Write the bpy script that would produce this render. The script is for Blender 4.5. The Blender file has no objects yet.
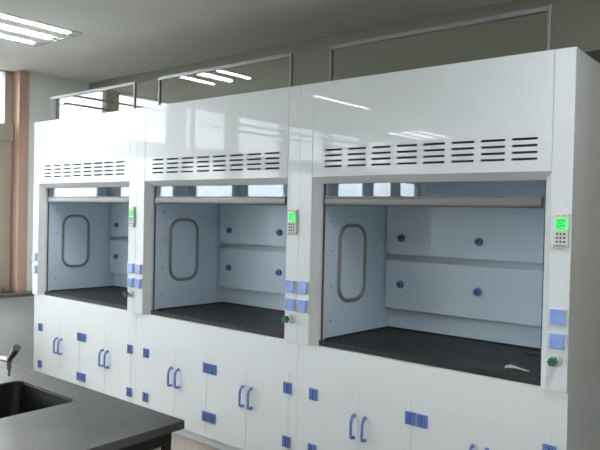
import bpy, bmesh, math, random
from mathutils import Vector, Matrix
random.seed(7)
COL = bpy.context.scene.collection
scene = bpy.context.scene

# ------------------------------------------------------------------ materials
def mat(name, col, rough=0.5, metal=0.0, spec=0.5, coat=0.0, coat_rough=0.03, emit=None, emit_str=0.0):
    m = bpy.data.materials.new(name); m.use_nodes = True
    b = m.node_tree.nodes['Principled BSDF']
    b.inputs['Base Color'].default_value = (*col, 1)
    b.inputs['Roughness'].default_value = rough
    b.inputs['Metallic'].default_value = metal
    b.inputs['Specular IOR Level'].default_value = spec
    b.inputs['Coat Weight'].default_value = coat
    b.inputs['Coat Roughness'].default_value = coat_rough
    if emit:
        b.inputs['Emission Color'].default_value = (*emit, 1)
        b.inputs['Emission Strength'].default_value = emit_str
    return m

def noise_col(m, c1, c2, scale=5.0, detail=4.0, lo=0.35, hi=0.65, coord='Object', stretch=(1, 1, 1)):
    nt = m.node_tree; b = nt.nodes['Principled BSDF']
    tc = nt.nodes.new('ShaderNodeTexCoord'); mp = nt.nodes.new('ShaderNodeMapping')
    mp.inputs['Scale'].default_value = stretch
    n = nt.nodes.new('ShaderNodeTexNoise'); n.inputs['Scale'].default_value = scale; n.inputs['Detail'].default_value = detail
    r = nt.nodes.new('ShaderNodeValToRGB')
    r.color_ramp.elements[0].position = lo; r.color_ramp.elements[0].color = (*c1, 1)
    r.color_ramp.elements[1].position = hi; r.color_ramp.elements[1].color = (*c2, 1)
    nt.links.new(tc.outputs[coord], mp.inputs['Vector']); nt.links.new(mp.outputs[0], n.inputs['Vector'])
    nt.links.new(n.outputs['Fac'], r.inputs['Fac']); nt.links.new(r.outputs['Color'], b.inputs['Base Color'])
    return m

def bump(m, scale, dist, strength=1.0, detail=1.0, stretch=(1, 1, 1), coord='Object', coat=True):
    nt = m.node_tree; b = nt.nodes['Principled BSDF']
    tc = nt.nodes.new('ShaderNodeTexCoord'); mp = nt.nodes.new('ShaderNodeMapping')
    mp.inputs['Scale'].default_value = stretch
    n = nt.nodes.new('ShaderNodeTexNoise'); n.inputs['Scale'].default_value = scale; n.inputs['Detail'].default_value = detail
    bp = nt.nodes.new('ShaderNodeBump'); bp.inputs['Distance'].default_value = dist; bp.inputs['Strength'].default_value = strength
    nt.links.new(tc.outputs[coord], mp.inputs['Vector']); nt.links.new(mp.outputs[0], n.inputs['Vector'])
    nt.links.new(n.outputs['Fac'], bp.inputs['Height']); nt.links.new(bp.outputs[0], b.inputs['Normal'])
    if coat: nt.links.new(bp.outputs[0], b.inputs['Coat Normal'])
    return m

def glass(name, tint=(1, 1, 1), ior=1.5, refl_gain=1.0, rough=0.0):
    m = bpy.data.materials.new(name); m.use_nodes = True; nt = m.node_tree
    nt.nodes.remove(nt.nodes['Principled BSDF']); out = nt.nodes['Material Output']
    fr = nt.nodes.new('ShaderNodeFresnel'); fr.inputs['IOR'].default_value = ior
    mu = nt.nodes.new('ShaderNodeMath'); mu.operation = 'MULTIPLY'; mu.use_clamp = True; mu.inputs[1].default_value = refl_gain
    tr = nt.nodes.new('ShaderNodeBsdfTransparent'); tr.inputs['Color'].default_value = (*tint, 1)
    gl = nt.nodes.new('ShaderNodeBsdfGlossy'); gl.inputs['Roughness'].default_value = rough
    mx = nt.nodes.new('ShaderNodeMixShader')
    ge = nt.nodes.new('ShaderNodeNewGeometry'); io = nt.nodes.new('ShaderNodeMapRange')     # same index on both faces of the thin sheet
    io.inputs['To Min'].default_value = ior; io.inputs['To Max'].default_value = 1 / ior
    nt.links.new(ge.outputs['Backfacing'], io.inputs['Value']); nt.links.new(io.outputs[0], fr.inputs['IOR'])
    nt.links.new(fr.outputs[0], mu.inputs[0]); nt.links.new(mu.outputs[0], mx.inputs['Fac'])
    nt.links.new(tr.outputs[0], mx.inputs[1]); nt.links.new(gl.outputs[0], mx.inputs[2])
    nt.links.new(mx.outputs[0], out.inputs['Surface'])
    return m

M = {}
M['white'] = bump(mat('white_enamel', (.73, .765, .79), .4, spec=.12, coat=.52, coat_rough=.012), 1.1, .0026, detail=0.5, stretch=(1.2, 1, .8))
M['white_side'] = mat('white_enamel_side', (.74, .75, .74), .35, spec=.3, coat=.4)
M['cab'] = mat('white_cabinet', (.77, .80, .82), .32, coat=.25, coat_rough=.12)
M['bevel'] = mat('white_bevel', (.74, .765, .785), .4)
M['liner'] = mat('pale_blue_liner', (.65, .765, .87), .3, spec=.4, coat=.25, coat_rough=.05)
M['slot_shade'] = mat('painted_slot_shade', (.12, .125, .13), .7)
M['track'] = mat('dark_grey_track', (.09, .095, .10), .45)
M['gasket'] = mat('grey_rubber', (.27, .275, .275), .5)
M['alu'] = mat('grey_aluminium', (.20, .20, .20), .42, metal=.35)
M['frame_alu'] = mat('dull_frame_aluminium', (.24, .24, .245), .45, metal=.3)
M['epoxy'] = noise_col(mat('black_epoxy', (.03, .03, .03), .5, spec=.35), (.016, .017, .018), (.028, .029, .030), 9)
M['black'] = mat('black_rubber', (.010, .010, .011), .4)
M['bench'] = bump(noise_col(mat('worn_black_bench', (.04, .04, .04), .36, spec=.55), (.050, .050, .050), (.105, .104, .098), 3.5, 6), 60, .0004)
M['blue'] = mat('blue_plastic', (.17, .27, .60), .4)
M['blue_dark'] = mat('blue_knuckle', (.06, .12, .40), .4)
M['sky_blue'] = noise_col(mat('light_blue_cover', (.25, .38, .80), .25, coat=.5), (.24, .37, .80), (.30, .44, .86), 30)
M['cover_frame'] = mat('pale_grey_plastic', (.62, .64, .66), .4)
M['knob_blue'] = mat('blue_disc_plastic', (.09, .20, .46), .35)
M['knob_hub'] = mat('dark_blue_hub', (.02, .05, .14), .4)
M['green'] = mat('green_plastic', (.008, .12, .06), .3, coat=.5)
M['ctrl'] = mat('cream_grey_plastic', (.70, .69, .64), .4)
M['button'] = mat('dark_button', (.08, .085, .09), .5)
M['red'] = mat('red_indicator', (.8, .15, .08), .4, emit=(1, .25, .15), emit_str=.5)
M['lcd'] = mat('green_backlit_display', (.05, .6, .12), .3, emit=(.03, .85, .13), emit_str=.6)
M['lcd_mark'] = mat('display_digit', (.02, .22, .05), .4)
M['screw'] = mat('steel_screw', (.35, .36, .37), .35, metal=.8)
M['chrome'] = mat('brushed_tap_metal', (.33, .33, .31), .33, metal=.75)
M['wood'] = bump(noise_col(mat('reddish_wood', (.4, .2, .12), .35, coat=1, coat_rough=.2), (.40, .24, .18), (.54, .36, .28), 6, 5, stretch=(1, 1, .08)), 30, .0004, stretch=(1, 1, .1))
M['sash_frame'] = mat('tan_window_sash', (.40, .355, .285), .45)
M['seal'] = mat('olive_seal', (.20, .21, .15), .5)
M['sill'] = noise_col(mat('dark_stone_sill', (.09, .09, .09), .3), (.07, .07, .07), (.13, .13, .12), 40)
M['wall'] = bump(noise_col(mat('painted_wall', (.7, .7, .67), .6), (.72, .735, .72), (.76, .775, .76), 2), 90, .0006)
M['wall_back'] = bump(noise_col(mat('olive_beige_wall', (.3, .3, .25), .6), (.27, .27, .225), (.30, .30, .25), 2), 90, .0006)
M['ceil'] = bump(noise_col(mat('ceiling_paint', (.6, .6, .55), .7), (.68, .69, .66), (.72, .73, .70), 1.5), 70, .0006)
M['floor'] = noise_col(mat('speckled_floor', (.3, .27, .23), .45), (.30, .26, .22), (.50, .45, .40), 70, 5)
M['tube'] = mat('fluorescent_tube', (1, 1, 1), .5, emit=(.94, .98, 1), emit_str=21)
M['troffer'] = mat('lamp_reflector', (.75, .75, .73), .25, metal=.5)
M['paper'] = noise_col(mat('off_white_paper', (.6, .57, .48), .8), (.55, .52, .44), (.66, .64, .55), 40)
M['winglass'] = glass('window_glass', (.97, .98, .98))
M['sashglass'] = glass('hood_sash_glass', (.86, .92, .97), 1.52, 1.7)
M['screenglass'] = glass('screen_glass', (.88, .89, .86), 1.52, 2.1)
M['porthole'] = mat('pale_blue_glass', (.65, .765, .87), .08, coat=.6)
M['lower_panel'] = mat('beige_bench_panel', (.55, .54, .50), .5)
M['end_grey'] = mat('grey_end_panel', (.13, .135, .13), .6, spec=.2)
M['tube_off'] = mat('unlit_tube', (.8, .8, .8), .3)

# ------------------------------------------------------------------ mesh helpers
def box(bm, x0, x1, y0, y1, z0, z1, bev=0.0):
    b2 = bmesh.new()
    bmesh.ops.create_cube(b2, size=1)
    for v in b2.verts:
        v.co = Vector(((x0 + x1) / 2 + v.co.x * (x1 - x0), (y0 + y1) / 2 + v.co.y * (y1 - y0), (z0 + z1) / 2 + v.co.z * (z1 - z0)))
    if bev > 0:
        bmesh.ops.bevel(b2, geom=b2.edges[:], offset=bev, segments=2, affect='EDGES', profile=.5)
    merge(bm, b2); return bm

def merge(bm, b2):
    me = bpy.data.meshes.new('tmp'); b2.to_mesh(me); b2.free(); bm.from_mesh(me); bpy.data.meshes.remove(me)

def cyl(bm, p0, p1, r0, r1=None, n=20, cap=True):
    r1 = r0 if r1 is None else r1
    p0, p1 = Vector(p0), Vector(p1); d = (p1 - p0)
    b2 = bmesh.new()
    bmesh.ops.create_cone(b2, cap_ends=cap, segments=n, radius1=r0, radius2=r1, depth=d.length)
    q = Vector((0, 0, 1)).rotation_difference(d.normalized()).to_matrix().to_4x4()
    b2.transform(Matrix.Translation((p0 + p1) / 2) @ q); merge(bm, b2); return bm

def tube(bm, pts, r, n=12, closed=False):
    pts = [Vector(p) for p in pts]; N = len(pts); rings = []
    prev = None
    for i, p in enumerate(pts):
        a = pts[(i - 1) % N] if (closed or i > 0) else p
        c = pts[(i + 1) % N] if (closed or i < N - 1) else p
        t = (c - a).normalized()
        if prev is None:
            ref = Vector((1, 0, 0)) if abs(t.x) < .9 else Vector((0, 1, 0))
            u = t.cross(ref).normalized()
        else:
            u = (prev - t * prev.dot(t)).normalized()
        prev = u; w = t.cross(u)
        rings.append([bm.verts.new(p + (u * math.cos(2 * math.pi * k / n) + w * math.sin(2 * math.pi * k / n)) * r) for k in range(n)])
    for i in range(N if closed else N - 1):
        A, B = rings[i], rings[(i + 1) % N]
        for k in range(n):
            bm.faces.new((A[k], A[(k + 1) % n], B[(k + 1) % n], B[k]))
    if not closed:
        bm.faces.new(rings[0][::-1]); bm.faces.new(rings[-1])
    return bm

def plate_holes(x0, x1, z0, z1, y0, y1, holes):
    """upright sheet between y0 and y1 with real rectangular openings"""
    bm = bmesh.new()
    xs = sorted({x0, x1, *[h[0] for h in holes], *[h[1] for h in holes]})
    zs = sorted({z0, z1, *[h[2] for h in holes], *[h[3] for h in holes]})
    def solid(i, j):
        if i < 0 or j < 0 or i >= len(xs) - 1 or j >= len(zs) - 1: return False
        cx, cz = (xs[i] + xs[i + 1]) / 2, (zs[j] + zs[j + 1]) / 2
        return not any(h[0] < cx < h[1] and h[2] < cz < h[3] for h in holes)
    V = {}
    def v(i, j, k):
        if (i, j, k) not in V: V[(i, j, k)] = bm.verts.new((xs[i], (y0, y1)[k], zs[j]))
        return V[(i, j, k)]
    for i in range(len(xs) - 1):
        for j in range(len(zs) - 1):
            if not solid(i, j): continue
            bm.faces.new((v(i, j, 0), v(i + 1, j, 0), v(i + 1, j + 1, 0), v(i, j + 1, 0)))
            bm.faces.new((v(i, j, 1), v(i, j + 1, 1), v(i + 1, j + 1, 1), v(i + 1, j, 1)))
            if not solid(i - 1, j): bm.faces.new((v(i, j, 0), v(i, j + 1, 0), v(i, j + 1, 1), v(i, j, 1)))
            if not solid(i + 1, j): bm.faces.new((v(i + 1, j, 0), v(i + 1, j, 1), v(i + 1, j + 1, 1), v(i + 1, j + 1, 0)))
            if not solid(i, j - 1): bm.faces.new((v(i, j, 0), v(i, j, 1), v(i + 1, j, 1), v(i + 1, j, 0)))
            if not solid(i, j + 1): bm.faces.new((v(i, j + 1, 0), v(i + 1, j + 1, 0), v(i + 1, j + 1, 1), v(i, j + 1, 1)))
    return bm

def prism(bm, prof, z0, z1):
    """extrude an xy outline from z0 to z1"""
    a = [bm.verts.new((x, y, z0)) for x, y in prof]; b = [bm.verts.new((x, y, z1)) for x, y in prof]; n = len(prof)
    bm.faces.new(a[::-1]); bm.faces.new(b)
    for i in range(n): bm.faces.new((a[i], a[(i + 1) % n], b[(i + 1) % n], b[i]))
    return bm

def rrect(cx, cy, w, h, r, n=8):
    out = []
    for sx, sy, a0 in ((1, 1, 0), (-1, 1, 90), (-1, -1, 180), (1, -1, 270)):
        for k in range(n + 1):
            a = math.radians(a0 + 90 * k / n)
            out.append((cx + sx * (w / 2 - r) + r * math.cos(a), cy + sy * (h / 2 - r) + r * math.sin(a)))
    return out

def obj(name, bm, m, parent=None, smooth=False, loc=None):
    bmesh.ops.recalc_face_normals(bm, faces=bm.faces[:])
    me = bpy.data.meshes.new(name); bm.to_mesh(me); bm.free()
    me.materials.append(M[m] if isinstance(m, str) else m)
    if smooth:
        for p in me.polygons: p.use_smooth = True
        try: me.set_sharp_from_angle(angle=math.radians(40))
        except Exception: pass
    o = bpy.data.objects.new(name, me); COL.objects.link(o)
    if parent: o.parent = parent
    if loc: o.location = loc
    return o

def thing(name, label, cat, loc=(0, 0, 0), group=None):
    o = bpy.data.objects.new(name, None); o.empty_display_size = .1; COL.objects.link(o)
    o.location = loc; tag(o, label, cat, group); return o

def tag(o, label, cat, group=None):
    o['label'] = label; o['category'] = cat
    if group: o['group'] = group
    return o

def struct(name, bm, m, parent=None):
    o = obj(name, bm, m, parent)
    if parent is None: o['kind'] = 'structure'
    return o

def kids(o): return list(o.children)
def copy_tree(o, parent=None):
    c = o.copy(); COL.objects.link(c); c.parent = parent
    for ch in CH.get(o.name, []): copy_tree(ch, c)
    return c
CH = {}
def index_children():
    CH.clear()
    for o in bpy.data.objects:
        if o.parent: CH.setdefault(o.parent.name, []).append(o)

# ------------------------------------------------------------------ room
WX, WYB, CZ = -.40, .80, 2.79          # left wall, far wall, ceiling
RX, RY = 9.0, -8.6
b = bmesh.new(); box(b, WX - .3, RX + .2, RY - .2, 1.3, -.1, 0); struct('floor', b, 'floor')
# troffer apertures are cut through the ceiling
TROFF = [(.88, -.85), (.86, -3.0), (.38, -6.1), (5.1, -1.0), (5.1, -3.4), (5.1, -5.8)]  # right-hand column is added, out of view, to brighten that side of the room
TW, TL = .64, 1.16
def ceiling():
    bm = bmesh.new()
    hol = [(x - TW / 2, x + TW / 2, y - TL / 2, y + TL / 2) for x, y in TROFF]
    p = plate_holes(WX - .3, RX + .2, RY - .2, 1.3, CZ, CZ + .02, hol)   # built upright then laid flat
    for v in p.verts: v.co = Vector((v.co.x, v.co.z, v.co.y))
    return p
struct('ceiling', ceiling(), 'ceil')

# left wall with tall window bays
SZ0 = .765                                        # sill top
bays = [(-.95, .03), (-1.92, -1.07), (-2.88, -2.13), (-3.88, -3.01), (-4.86, -4.01), (-5.84, -4.99), (-6.70, -5.97), (-7.56, -6.83)]
WY0, WY1 = -7.6, .12
hol = [(WY0, WY1, SZ0, CZ - .001)]
def side_wall(x0, x1, y0, y1, holes):
    p = plate_holes(y0, y1, 0, CZ, x0, x1, holes)
    for v in p.verts: v.co = Vector((v.co.y, v.co.x, v.co.z))
    return p
struct('wall_left', side_wall(WX - .25, WX, RY, 1.3, hol), 'wall')
b = bmesh.new(); box(b, RX, RX + .2, RY, 1.3, 0, CZ); struct('wall_right', b, 'wall')
b = bmesh.new(); box(b, WX - .25, RX + .2, RY - .2, RY, 0, CZ); struct('wall_front', b, 'wall')
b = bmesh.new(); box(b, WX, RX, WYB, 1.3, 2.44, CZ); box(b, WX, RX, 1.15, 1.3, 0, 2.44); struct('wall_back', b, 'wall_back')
# sill
b = bmesh.new(); box(b, WX - .20, WX + .10, WY0 - .04, .27, SZ0 - .032, SZ0, .004); struct('trim_1', b, 'sill')
# wooden casing: face on the room side plus jamb lining
b = bmesh.new()
box(b, WX - .24, WX + .012, .085, .178, SZ0, CZ - .002, .003)
struct('trim_2', b, 'wood')

def window(i, y0, y1):
    root = bpy.data.objects.new('window_%d' % i, None); COL.objects.link(root)
    root['kind'] = 'structure'
    xf0, xf1 = WX - .18, WX - .11
    z0, zt0, zt1, z1 = SZ0, 2.15, 2.30, CZ - .003
    b = bmesh.new()
    g0, g1 = (.09 if i == 2 else .05), (.09 if i == 3 else .05)
    box(b, xf0, xf1, y0 - g0, y0 + .02, z0, z1); box(b, xf0, xf1, y1 - .02, y1 + g1, z0, z1)
    if i == 3: box(b, xf0, xf1, y1 - .17, y1 - .14, zt1, z1)
    box(b, xf0, xf1, y0, y1, z1 - .008, z1); box(b, xf0, xf1, y0, y1, z0, z0 + .04)
    box(b, xf0, xf1 + .03, y0 - .05, y1 + .05, zt0, zt1)
    obj('window_frame', b, 'sash_frame', root)
    b = bmesh.new(); box(b, xf0 + .03, xf0 + .036, y0 + .02, y1 - .02, zt1, z1 - .008); obj('pane', b, 'winglass', root)
    # opening casement below the transom
    b = bmesh.new(); a0, a1 = y0 + .02, y1 - .02; s = .055 if i == 1 else .025
    for q in ((a0, a0 + s, z0 + .04, zt0), (a1 - s, a1, z0 + .04, zt0), (a0 + s, a1 - s, z0 + .04, z0 + .04 + s), (a0 + s, a1 - s, zt0 - s, zt0)):
        box(b, xf0 + .005, xf1 + .015, q[0], q[1], q[2], q[3], .004)
    obj('casement_frame', b, 'sash_frame', root)
    b = bmesh.new(); box(b, xf0 + .03, xf0 + .036, a0 + s, a1 - s, z0 + .04 + s, zt0 - s); obj('casement_pane', b, 'winglass', root)
    b = bmesh.new()
    for q in ((a0 + s, a0 + s + .012), (a1 - s - .012, a1 - s)): box(b, xf0 + .02, xf1, q[0], q[1], z0 + .04 + s, zt0 - s)
    obj('seal', b, 'seal', root)
for i, (y0, y1) in enumerate(bays): window(i + 1, y0, y1)

# two thin curtain rails along the windows
for n_, zz in ((3, 2.63), (4, 2.545)):
    b = bmesh.new(); cyl(b, (WX + .07, -.35, zz), (WX + .07, -7.5, zz), .011, n=10)
    for y in (-.40, -1.0, -2.02, -2.95, -3.95, -4.93, -5.9, -6.77, -7.45): cyl(b, (WX - .11, y, zz), (WX + .07, y, zz), .006, n=8)
    struct('trim_%d' % n_, b, 'track')
# ------------------------------------------------------------------ ceiling lamps
def troffer(x, y):
    t = thing('ceiling_light', '', 'light', (x, y, CZ))
    w, l = TW / 2, TL / 2
    b = bmesh.new()      # tray with three channels, flush lips between
    box(b, -w, w, -l, l, .085, .09)
    for s in (-1, 1):
        box(b, s * w - .008, s * w + .008, -l, l, -.003, .09)
        box(b, -w, w, s * l - .008, s * l + .008, -.003, .09)
    obj('housing', b, 'troffer', t)
    b = bmesh.new()
    for c in (-.135, .135): box(b, c - .075, c + .075, -l + .01, l - .01, -.001, .07, .004)
    for s in (-1, 1): box(b, s * (w - .022) - .022, s * (w - .022) + .022, -l + .01, l - .01, -.001, .07)
    obj('channel_strip', b, 'ceil', t)
    for c in (-.262, 0, .262):
        c2 = c * .93
        b = bmesh.new(); cyl(b, (c2, -l + .06, .018), (c2, l - .07, .018), .028, n=16); obj('tube', b, 'tube', t, True)
        for s in (-1, 1):
            b = bmesh.new(); box(b, c2 - .030, c2 + .030, s * (l - .04) - .028, s * (l - .04) + .028, -.003, .05, .008)
            obj('tube_socket', b, 'cover_frame', t)
    return t
tr = troffer(*TROFF[0]); tr['group'] = 'recessed ceiling lights'
tr['label'] = 'recessed three-tube ceiling light nearest the fume hoods, at the upper left'
index_children()
for (x, y), lb in zip(TROFF[1:], ('middle recessed ceiling light with one lit tube, reflected as one streak in the hood',
                                  'farthest recessed three-tube ceiling light from the hoods, seen as three small streaks',
                                  'added fill light built as a recessed ceiling light above the right end of the hood row, outside the picture',
                                  'added fill light built as a recessed ceiling light in the aisle right of the camera, outside the picture',
                                  'added fill light built as a recessed ceiling light far behind the camera on the right, outside the picture')):
    c = copy_tree(tr); c.location = (x, y, CZ); c['label'] = lb
    if lb.startswith('middle'): mid = c

tubes = sorted([o for o in bpy.data.objects if o.parent == mid and o.name.startswith('tube') and 'socket' not in o.name], key=lambda o: sum(v.co.x for v in o.data.vertices))
for o in tubes[:2]:                       # two of this lamp's three tubes are out
    o.data = o.data.copy(); o.data.materials[0] = M['tube_off']
# ------------------------------------------------------------------ fume hood
H, B, HB, HI = 2.27, .80, 1.748, 1.712
DP = .76
SLX = [.177, .331, .483, .635, .786, .936, 1.085, 1.231]
SLZ = [1.893, 1.863, 1.833, 1.8035]
LX0, LX1 = .176, 1.324
def lx(y, s): d = (.136 + (LX0 - .136) * (y - .07) / .64); return d if s > 0 else 1.5 - d   # side liners splay slightly towards the front               # liner faces
def make_hood():
    t = thing('fume_hood', '', 'fume hood', (0, 0, B), 'row of fume hoods')
    Z = -B                            # parts are modelled in room heights and dropped to the base
    def P(name, bm, m, parent=t, smooth=False):
        for v in bm.verts: v.co.z += Z
        return obj(name, bm, m, parent, smooth)
    # fascia with 32 slots
    holes = [(x, x + .115, z - .0055, z + .0055) for x in SLX for z in SLZ]
    P('fascia', plate_holes(.0925, 1.4088, HB, H, 0, .014, holes), 'white')
    # columns
    for s, (x0, x1) in enumerate(((.0003, .0897), (1.4103, 1.4997))):
        b = bmesh.new(); box(b, x0, x1, 0, .045, B, H, .0015); P('side_column', b, 'white')
    # splayed frame of the opening (left, head, right)
    b = bmesh.new()
    def quad(*c): b.faces.new([b.verts.new(p) for p in c])
    d = .05; e_ = .038
    quad((.09, 0, B), (.09, 0, HB), (.09 + e_, d, HI), (.09 + e_, d, B))
    quad((.09, 0, HB), (1.41, 0, HB), (1.41 - e_, d, HI), (.09 + e_, d, HI))
    quad((1.41, 0, B), (1.41 - e_, d, B), (1.41 - e_, d, HI), (1.41, 0, HB))
    # returns behind, to give the frame its thickness
    quad((.09 + e_, d, B), (.09 + e_, d, HI), (.09 + e_, d + .012, HI), (.09 + e_, d + .012, B))
    quad((1.41 - e_, d, B), (1.41 - e_, d, HI), (1.41 - e_, d + .012, HI), (1.41 - e_, d + .012, B))
    quad((.09 + e_, d, HI), (1.41 - e_, d, HI), (1.41 - e_, d + .012, HI), (.09 + e_, d + .012, HI))
    for q in (((.09, 0, B), (.09 + e_, d, B), (.09 + e_, d + .012, B), (.09, d + .012, B)), ((1.41, 0, B), (1.41, d + .012, B), (1.41 - e_, d + .012, B), (1.41 - e_, d, B))): quad(*q)
    bmesh.ops.remove_doubles(b, verts=b.verts[:], dist=1e-5)
    P('opening_frame', b, 'bevel')
    # dark sash tracks
    for x0, x1 in ((.1285, .138), (1.362, 1.3715)):
        b = bmesh.new(); box(b, x0, x1, .0625, .069, B + .03, HI + .3, .001); P('sash_track', b, 'track')
    # shell
    b = bmesh.new()
    box(b, .001, .012, .045, DP, B, H); P('side_panel', b, 'white_side')
    b = bmesh.new()
    box(b, 1.488, 1.499, .045, DP, B, H - .004); P('side_panel', b, 'white_side')
    b = bmesh.new(); box(b, .012, 1.488, .014, DP, H - .012, H - .001); P('top_panel', b, 'white_side')
    b = bmesh.new(); box(b, .012, 1.488, DP - .01, DP, B + .03, H - .014); P('rear_panel', b, 'white_side')
    # liner
    def lin(sg):
        b = bmesh.new(); t_ = -.010 * sg
        prism(b, [(lx(.07, sg), .07), (lx(.72, sg), .72), (lx(.72, sg) + t_, .72), (lx(.07, sg) + t_, .07)], B + .03, 2.05); return b
    left = P('liner_panel', lin(1), 'liner'); right = P('liner_panel', lin(-1), 'liner')
    b = bmesh.new(); box(b, LX0, LX1, .708, .72, B + .03, 2.05); P('liner_panel', b, 'liner')
    b = bmesh.new(); box(b, LX0, LX1, .12, .708, 2.03, 2.05); P('liner_panel', b, 'liner')
    # screws down the front edge of the left liner
    for pn, sg in ((left, 1), (right, -1)):
        xs = lx(.135, sg)
        for z in (.93, 1.13, 1.33, 1.53):
            b = bmesh.new(); cyl(b, (xs, .135, z), (xs + .0025 * sg, .135, z), .006, n=10); P('screw', b, 'screw', pn)
    # portholes: rounded rubber gasket and pane in each side liner
    for pn, s in ((left, 1), (right, -1)):
        rr = rrect(.318, 1.257, .240, .44, .088, 8)
        b = bmesh.new(); tube(b, [(lx(y, s) + s * .004, y, z) for y, z in rr], .0115, 10, True)
        g = P('porthole_gasket', b, 'gasket', pn, True)
        rr = rrect(.318, 1.257, .225, .425, .081, 8)
        b = bmesh.new(); prism(b, rr, 0, .003)
        for v in b.verts: v.co = Vector((lx(v.co.x, s) + s * (.001 + v.co.z), v.co.x, v.co.y))
        P('porthole_pane', b, 'porthole', g)
    # baffles at the back: upper, lower, with blue disc knobs
    for z0, z1, kz in ((1.302, 2.03, 1.402), (.962, 1.262, 1.115)):
        b = bmesh.new(); box(b, LX0 + .008, LX1 - .008, .648, .658, z0, z1, .0015)
        box(b, LX0 + .012, LX1 - .012, .656, .668, z0, z0 + .012)
        bf = P('baffle', b, 'liner')
        for x in (.295, .80, 1.29):
            b = bmesh.new(); cyl(b, (x, .630, kz), (x, .648, kz), .021, .024, 24)
            k = P('baffle_knob', b, 'knob_blue', bf, True)
            b = bmesh.new(); cyl(b, (x, .625, kz), (x, .631, kz), .009, n=16); P('knob_hub', b, 'knob_hub', k, True)
    # sash: glass and the rounded bottom rail
    b = bmesh.new(); box(b, .150, 1.350, .072, .078, 1.60, 2.12); g = P('sash_glass', b, 'sashglass')
    b = bmesh.new(); prof = rrect(.066, 1.612, .036, .048, .014, 5)
    prism(b, prof, .148, 1.352)
    for v in b.verts: v.co = Vector((v.co.z, v.co.x, v.co.y))
    box(b, .150, 1.350, .058, .082, 1.634, 1.640)
    P('sash_handle', b, 'alu', smooth=True)
    # sheet behind the slots, its dark colour standing in for the shade inside
    b = bmesh.new(); box(b, .10, 1.40, .10, .104, 1.76, 2.2)
    P('slot_shade_sheet', b, 'slot_shade')
    # socket covers, two on each column
    for x0 in (.012, 1.420):
        for z0 in (1.086, .982):
            b = bmesh.new(); box(b, x0, x0 + .070, -.010, 0, z0, z0 + .072, .003); c = P('socket_cover', b, 'cover_frame')
            b = bmesh.new(); box(b, x0 + .004, x0 + .066, -.016, -.009, z0 + .003, z0 + .069, .003); P('cover_flap', b, 'sky_blue', c)
    # controller with display and nine keys
    cx0, cx1, cz0, cz1 = 1.430, 1.492, 1.420, 1.565
    b = bmesh.new(); box(b, cx0, cx1, -.016, 0, cz0, cz1, .003); ct = P('controller', b, 'ctrl')
    b = bmesh.new(); box(b, cx0 + .008, cx1 - .008, -.0185, -.015, cz0 + .072, cz0 + .126, .001); ds = P('display', b, 'lcd', ct)
    b = bmesh.new()
    for r_, w_ in ((0, .036), (1, .026), (2, .034), (3, .020)):
        box(b, cx0 + .013, cx0 + .013 + w_, -.0189, -.0186, cz0 + .112 - r_ * .010, cz0 + .1165 - r_ * .010)
    P('display_text', b, 'lcd_mark', ds)
    for r_ in range(3):
        for c_ in range(3):
            b = bmesh.new(); x = cx0 + .016 + c_ * .0150; z = cz0 + .058 - r_ * .0170
            box(b, x - .0042, x + .0042, -.0185, -.015, z - .0042, z + .0042, .001); P('key', b, 'button', ct)
    b = bmesh.new(); box(b, cx0 + .012, cx0 + .026, -.0175, -.015, cz1 - .013, cz1 - .007); P('indicator', b, 'red', ct)
    b = bmesh.new(); box(b, cx1 - .020, cx1 - .014, -.0175, -.015, cz1 - .013, cz1 - .007); P('indicator', b, 'button', ct)
    b = bmesh.new()
    for k in range(11): box(b, cx0 + .006 + k * .0047, cx0 + .0092 + k * .0047, -.0165, -.015, cz0 + .006, cz0 + .0095)
    P('nameplate', b, 'button', ct)
    # green tap knob on a white collar
    kx, kz = 1.450, .934
    b = bmesh.new(); cyl(b, (kx, 0, kz), (kx, -.012, kz), .026, .024, 24); cyl(b, (kx, -.012, kz), (kx, -.032, kz), .013, n=16)
    v = P('valve_collar', b, 'cover_frame', smooth=True)
    b = bmesh.new(); n = 60; lo, hi = [], []
    for k in range(n):
        a = 2 * math.pi * k / n; r_ = .0195 + .0022 * math.cos(6 * a)
        lo.append((kx + r_ * math.cos(a), -.030, kz + r_ * math.sin(a))); hi.append((kx + r_ * .86 * math.cos(a), -.058, kz + r_ * .86 * math.sin(a)))
    A = [b.verts.new(p) for p in lo]; Bv = [b.verts.new(p) for p in hi]; b.faces.new(A); b.faces.new(Bv[::-1])
    for k in range(n): b.faces.new((A[k], A[(k + 1) % n], Bv[(k + 1) % n], Bv[k]))
    P('valve_knob', b, 'green', v, True)
    return t
hood = make_hood()

# worktop let into each hood
def make_worktop():
    t = thing('hood_worktop', '', 'worktop', (0, 0, B), 'worktops inside the hoods')
    b = bmesh.new(); prism(b, [(.129, .046), (1.371, .046), (1.371, .0625), (lx(.07, -1) - .001, .07), (LX1 - .001, .706), (LX0 + .001, .706), (lx(.07, 1) + .001, .07), (.129, .0625)], .0, .028)
    obj('slab', b, 'epoxy', t)
    b = bmesh.new()
    for sg in (1, -1):
        prism(b, [(lx(.09, sg) + .001 * sg, .09), (lx(.694, sg) + .001 * sg, .694), (lx(.694, sg) + .013 * sg, .694), (lx(.09, sg) + .013 * sg, .09)], .028, .036)
    box(b, LX0 + .002, LX1 - .002, .694, .706, .028, .036, .002)
    obj('raised_edge', b, 'black', t)
    b = bmesh.new()
    rr = rrect(0, 0, .075, .13, .03, 6); ri = rrect(0, 0, .055, .11, .022, 6); n = len(rr)
    lv = [[b.verts.new((x, y, z)) for x, y in q] for q, z in ((rr, .028), (rr, .033), (ri, .033), (ri, .029))]
    for i in range(3):
        for k in range(n): b.faces.new((lv[i][k], lv[i][(k + 1) % n], lv[i + 1][(k + 1) % n], lv[i + 1][k]))
    b.faces.new(lv[3])
    for v in b.verts: v.co += Vector((1.145, .60, 0))
    obj('drain_cup', b, 'black', t)
    return t
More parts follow.
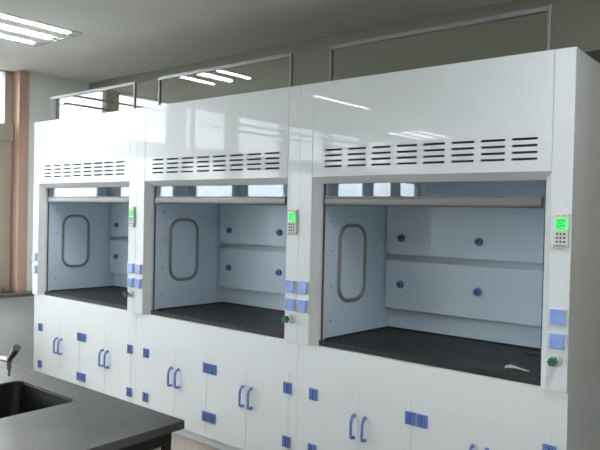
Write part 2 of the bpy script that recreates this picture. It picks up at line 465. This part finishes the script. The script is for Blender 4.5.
wt = make_worktop()

# ------------------------------------------------------------------ base cabinet
def hinge(b, bk, x0, w, z0, h, y):
    box(b, x0, x0 + w, y - .006, y, z0, z0 + h, .0015)
    n = 2
    for k in range(4):
        xx = x0 + w * (.13 + .245 * k); box(b, xx - w * .035, xx + w * .035, y - .010, y - .006, z0 + .003, z0 + h - .003, .001)
    box(bk, x0 + w * .45, x0 + w * .55, y - .0105, y - .006, z0 + .006, z0 + h - .006)
    for k in range(3):
        zz = z0 + h * (.22 + .28 * k)
        for xx in (x0 + w * .26, x0 + w * .74): box(bk, xx - .003, xx + .003, y - .0075, y - .0055, zz - .003, zz + .003)

def make_cabinet():
    t = thing('base_cabinet', '', 'cabinet', (0, 0, 0), 'base cabinets under the hoods')
    fy = .020
    b = bmesh.new(); box(b, .0005, 1.4995, fy, .74, .075, B - .001, .0015); obj('body', b, 'cab', t)
    b = bmesh.new(); box(b, .006, 1.494, .075, .70, 0, .075); obj('plinth', b, 'cab', t)
    D = [(.115, .4285, 'L'), (.4315, .7435, 'R'), (.8065, 1.1035, 'L'), (1.1065, 1.435, 'R')]
    for x0, x1, sd in D:
        b = bmesh.new(); box(b, x0, x1, fy - .0020, fy + .001, .105, .617, .0006); dr = obj('door', b, 'cab', t)
        hx = x0 if sd == 'L' else x1
        for z0 in (.495, .180):
            if x0 > .2 and sd == 'R' and x1 < 1: h0, w = .712, .060
            elif sd == 'L' and x0 > .5: h0, w = .778, .060
            else: h0, w = (hx - .024 if sd == 'L' else hx - .036), .060
            b = bmesh.new(); bk = bmesh.new(); hinge(b, bk, h0, w, z0 - .002, .066, fy - .0020)
            hg = obj('hinge', b, 'blue', dr); obj('hinge_pin', bk, 'blue_dark', hg)
        # bent pull handle beside the meeting edge
        gx = (x1 - .028) if sd == 'L' else (x0 + .040)
        y = fy - .0020
        b = bmesh.new()
        tube(b, [(gx, y, .468), (gx, y - .016, .468), (gx, y - .026, .452), (gx, y - .032, .436), (gx, y - .032, .364), (gx, y - .029, .354), (gx, y - .022, .349), (gx, y, .349)], .0078, 10)
        for z in (.468, .349): cyl(b, (gx, y, z), (gx, y - .006, z), .010, n=14)
        obj('handle', b, 'blue', dr, True)
    return t
cab = make_cabinet()

# glazed screen standing on each hood
def make_screen():
    t = thing('glass_screen', '', 'glass screen', (0, 0, H), 'framed glass screens on the hood tops')
    x0, x1, y0, y1, h = .145, 1.367, .062, .082, .216
    f = .014
    b = bmesh.new()
    box(b, x0, x1, y0, y1, h - .024, h, .002)
    box(b, x0, x0 + f, y0, y1, 0, h - f, .001); box(b, x1 - f, x1, y0, y1, 0, h - f, .001)
    box(b, x0 + f, x1 - f, y0, y1, 0, .014, .001)
    obj('frame', b, 'frame_alu', t)
    b = bmesh.new(); box(b, x0 + f, x1 - f, y0 + .008, y0 + .013, .014, h - f); obj('glass_pane', b, 'screenglass', t)
    return t
scr = make_screen()

index_children()
HL = ['white fume hood nearest the window, at the far left of the row',
      'middle white fume hood standing between the other two',
      'largest-looking white fume hood at the right end of the row']
CL = ['white base cabinet with blue hinges under the leftmost hood, beside the window wall',
      'white base cabinet with blue hinges and handles under the middle hood',
      'white base cabinet with blue hinges under the rightmost fume hood']
WL = ['black worktop inside the leftmost fume hood', 'black worktop inside the middle fume hood',
      'black worktop inside the rightmost hood, with a paper scrap on it']
SL = ['metal-framed glass screen on top of the leftmost hood, mirroring the bright windows',
      'metal-framed glass screen on top of the middle hood, mirroring three lamp tubes',
      'dark metal-framed glass screen on top of the rightmost hood']
HX = [.045, 1.488, 3.003, 4.5]     # the three modules along the wall
for proto, labs in ((hood, HL), (cab, CL), (wt, WL), (scr, SL)):
    for i in range(3):
        o = proto if i == 0 else copy_tree(proto)
        o.location = (HX[i], 0, proto.location.z); o.scale.x = (HX[i + 1] - HX[i]) / 1.5; o['label'] = labs[i]

b = bmesh.new(); box(b, .148, .255, .052, .059, 0, .194, .001); obj('end_panel', b, 'end_grey', scr)
b = bmesh.new(); box(b, 1.368, 1.644, .070, .075, 0, .202); obj('side_pane', b, 'screenglass', scr)
# paper scrap
b = bmesh.new()
rows = 9
top = []
for k in range(rows):
    u = k / (rows - 1); w = .030 * (1 - u) + .007
    for s in range(4):
        vx = u * .108; vy = (s / 3 - .5) * w * 1.5
        vz = .002 + .010 * (1 - u) * abs(math.sin(3.1 * u + s * 1.3)) + random.random() * .003
        top.append(b.verts.new((vx, vy, vz)))
for k in range(rows - 1):
    for s in range(3):
        b.faces.new((top[k * 4 + s], top[k * 4 + s + 1], top[k * 4 + s + 5], top[k * 4 + s + 4]))
g = bmesh.ops.extrude_face_region(b, geom=b.faces[:])
for v in [e for e in g['geom'] if isinstance(e, bmesh.types.BMVert)]: v.co.z = max(0.0, v.co.z - .0015)
pp = obj('paper_scrap', b, 'paper', None, loc=(4.172, .165, B + .0282)); pp.rotation_euler = (0, 0, -.05)
tag(pp, 'crumpled off-white paper strip lying on the black worktop of the rightmost hood', 'paper')

# ------------------------------------------------------------------ lab bench with sink and tap
bt = thing('lab_bench', 'black-topped laboratory bench in the lower left corner, with a sink', 'bench', (0, 0, 0))
BX0, BX1, BY0, BY1, BZ = .95, 3.60, -2.75, -1.335, .80
SX0, SX1, SY0, SY1 = 2.675, 3.120, -2.02, -1.462
def benchtop():
    bm = bmesh.new()
    out = [(BX0, BY0), (BX1, BY0), (BX1, BY1), (BX0, BY1)]
    ci, cj = (SX0 + SX1) / 2, (SY0 + SY1) / 2
    rr = rrect(ci, cj, SX1 - SX0, SY1 - SY0, .035, 8); n = len(rr)
    for z, flip in ((BZ, False), (BZ - .030, True)):
        ov = [bm.verts.new((x, y, z)) for x, y in out]; iv = [bm.verts.new((x, y, z)) for x, y in rr]
        es = [bm.edges.new((ov[k], ov[(k + 1) % 4])) for k in range(4)] + [bm.edges.new((iv[k], iv[(k + 1) % n])) for k in range(n)]
        bmesh.ops.triangle_fill(bm, use_beauty=True, edges=es)
        if z == BZ: o1, i1 = ov, iv
    for k in range(4): bm.faces.new((o1[k], o1[(k + 1) % 4], ov[(k + 1) % 4], ov[k]))
    for k in range(n): bm.faces.new((i1[k], i1[(k + 1) % n], iv[(k + 1) % n], iv[k]))
    return bm
obj('benchtop', benchtop(), 'bench', bt)
b = bmesh.new()
ci, cj = (SX0 + SX1) / 2, (SY0 + SY1) / 2
L = []
for sh, r_, z in ((.0006, .034, BZ - .006), (.003, .034, BZ - .008), (.004, .035, BZ - .02), (.03, .05, BZ - .20), (.06, .05, BZ - .24)):
    L.append([b.verts.new((x, y, z)) for x, y in rrect(ci, cj, SX1 - SX0 - 2 * sh, SY1 - SY0 - 2 * sh, r_, 8)])
n = len(L[0])
for i in range(len(L) - 1):
    for k in range(n): b.faces.new((L[i][k], L[i][(k + 1) % n], L[i + 1][(k + 1) % n], L[i + 1][k]))
b.faces.new(L[-1])
sk = obj('sink_basin', b, 'black', bt)
b = bmesh.new(); cyl(b, (ci, cj, BZ - .24), (ci, cj, BZ - .235), .035, n=24); obj('drain', b, 'chrome', sk)
b = bmesh.new()
box(b, BX1 - .06, BX1 - .045, BY0 + .05, BY1 - .02, BZ - .088, BZ - .030)
box(b, BX0 + .05, BX1 - .06, BY1 - .035, BY1 - .02, BZ - .088, BZ - .030)
obj('apron', b, 'black', bt)
for x in (BX0 + .06, BX1 - .071):
    for y in (BY0 + .06, BY1 - .046):
        b = bmesh.new(); box(b, x, x + .025, y, y + .025, 0, BZ - .088); obj('leg', b, 'black', bt)
b = bmesh.new(); box(b, BX0 + .10, BX1 - .075, BY0 + .09, BY1 - .075, .08, BZ - .30); box(b, BX1 - .082, BX1 - .07, BY0 + .09, BY1 - .05, .08, BZ - .088)
obj('cabinet_panel', b, 'lower_panel', bt)

tp = thing('lab_tap', 'grey metal laboratory tap with an angled lever, over the black sink', 'tap', (2.59, -1.60, BZ))
az, sx = .137, .268
b = bmesh.new(); cyl(b, (0, 0, 0), (0, 0, .012), .030, n=24); cyl(b, (0, 0, .012), (0, 0, az + .01), .012, n=20); cyl(b, (0, 0, az - .022), (0, 0, az + .016), .016, n=20)
obj('post', b, 'chrome', tp, True)
b = bmesh.new(); tube(b, [(0, 0, az - .004), (.12, 0, az - .004), (.20, 0, az - .004), (sx - .01, 0, az), (sx + .004, 0, az)], .0105, 16)
cyl(b, (sx, 0, az + .014), (sx, 0, az - .010), .0115, n=20)
obj('spout_arm', b, 'chrome', tp, True)
b = bmesh.new(); cyl(b, (sx, 0, az - .006), (sx, 0, az - .036), .0105, .0095, 16); cyl(b, (sx, 0, az - .036), (sx, 0, az - .062), .0055, n=12)
obj('nozzle', b, 'chrome', tp, True)
b = bmesh.new(); cyl(b, (sx - .004, 0, az), (sx + .016, 0, az + .018), .0105, .012, 18); cyl(b, (sx + .016, 0, az + .018), (sx + .058, 0, az + .058), .0128, .0152, 18)
obj('lever', b, 'chrome', tp, True)

# ------------------------------------------------------------------ light
w = bpy.data.worlds.new('sky'); scene.world = w; w.use_nodes = True
nt = w.node_tree; bg = nt.nodes['Background']
tc = nt.nodes.new('ShaderNodeTexCoord'); sp = nt.nodes.new('ShaderNodeSeparateXYZ'); r = nt.nodes.new('ShaderNodeValToRGB')
mr = nt.nodes.new('ShaderNodeMapRange'); mr.inputs['From Min'].default_value = -1; mr.inputs['From Max'].default_value = 1
nt.links.new(tc.outputs['Generated'], sp.inputs[0]); nt.links.new(sp.outputs['Z'], mr.inputs['Value']); nt.links.new(mr.outputs[0], r.inputs['Fac']); nt.links.new(r.outputs['Color'], bg.inputs['Color'])
e = r.color_ramp.elements
e[0].position = .44; e[0].color = (.22, .23, .22, 1)
e[1].position = .53; e[1].color = (.93, .97, 1.0, 1)
x = e.new(.495); x.color = (.40, .45, .50, 1)
bg.inputs['Strength'].default_value = 6.5

scene.view_settings.view_transform = 'Standard'; scene.view_settings.look = 'None'
scene.view_settings.exposure = 0.62; scene.view_settings.gamma = 1.0; scene.view_settings.use_curve_mapping = False

# ------------------------------------------------------------------ camera
f, cx, cy, cz, yaw, pit, rol = 648.0769, 5.3525, -2.8485, 1.5398, .6876, -.0174, .0216
fw = Vector((-math.sin(yaw) * math.cos(pit), math.cos(yaw) * math.cos(pit), math.sin(pit)))
rt = Vector((math.cos(yaw), math.sin(yaw), 0)); up = rt.cross(fw)
r2 = rt * math.cos(rol) + up * math.sin(rol); u2 = -rt * math.sin(rol) + up * math.cos(rol)
cd = bpy.data.cameras.new('camera'); cam = bpy.data.objects.new('camera', cd); COL.objects.link(cam)
mw = Matrix((r2, u2, -fw)).transposed().to_4x4(); mw.translation = Vector((cx, cy, cz)); cam.matrix_world = mw
cd.sensor_fit = 'HORIZONTAL'; cd.sensor_width = 36; cd.lens = f * 36 / 600; cd.clip_start = .05; cd.clip_end = 500
scene.camera = cam
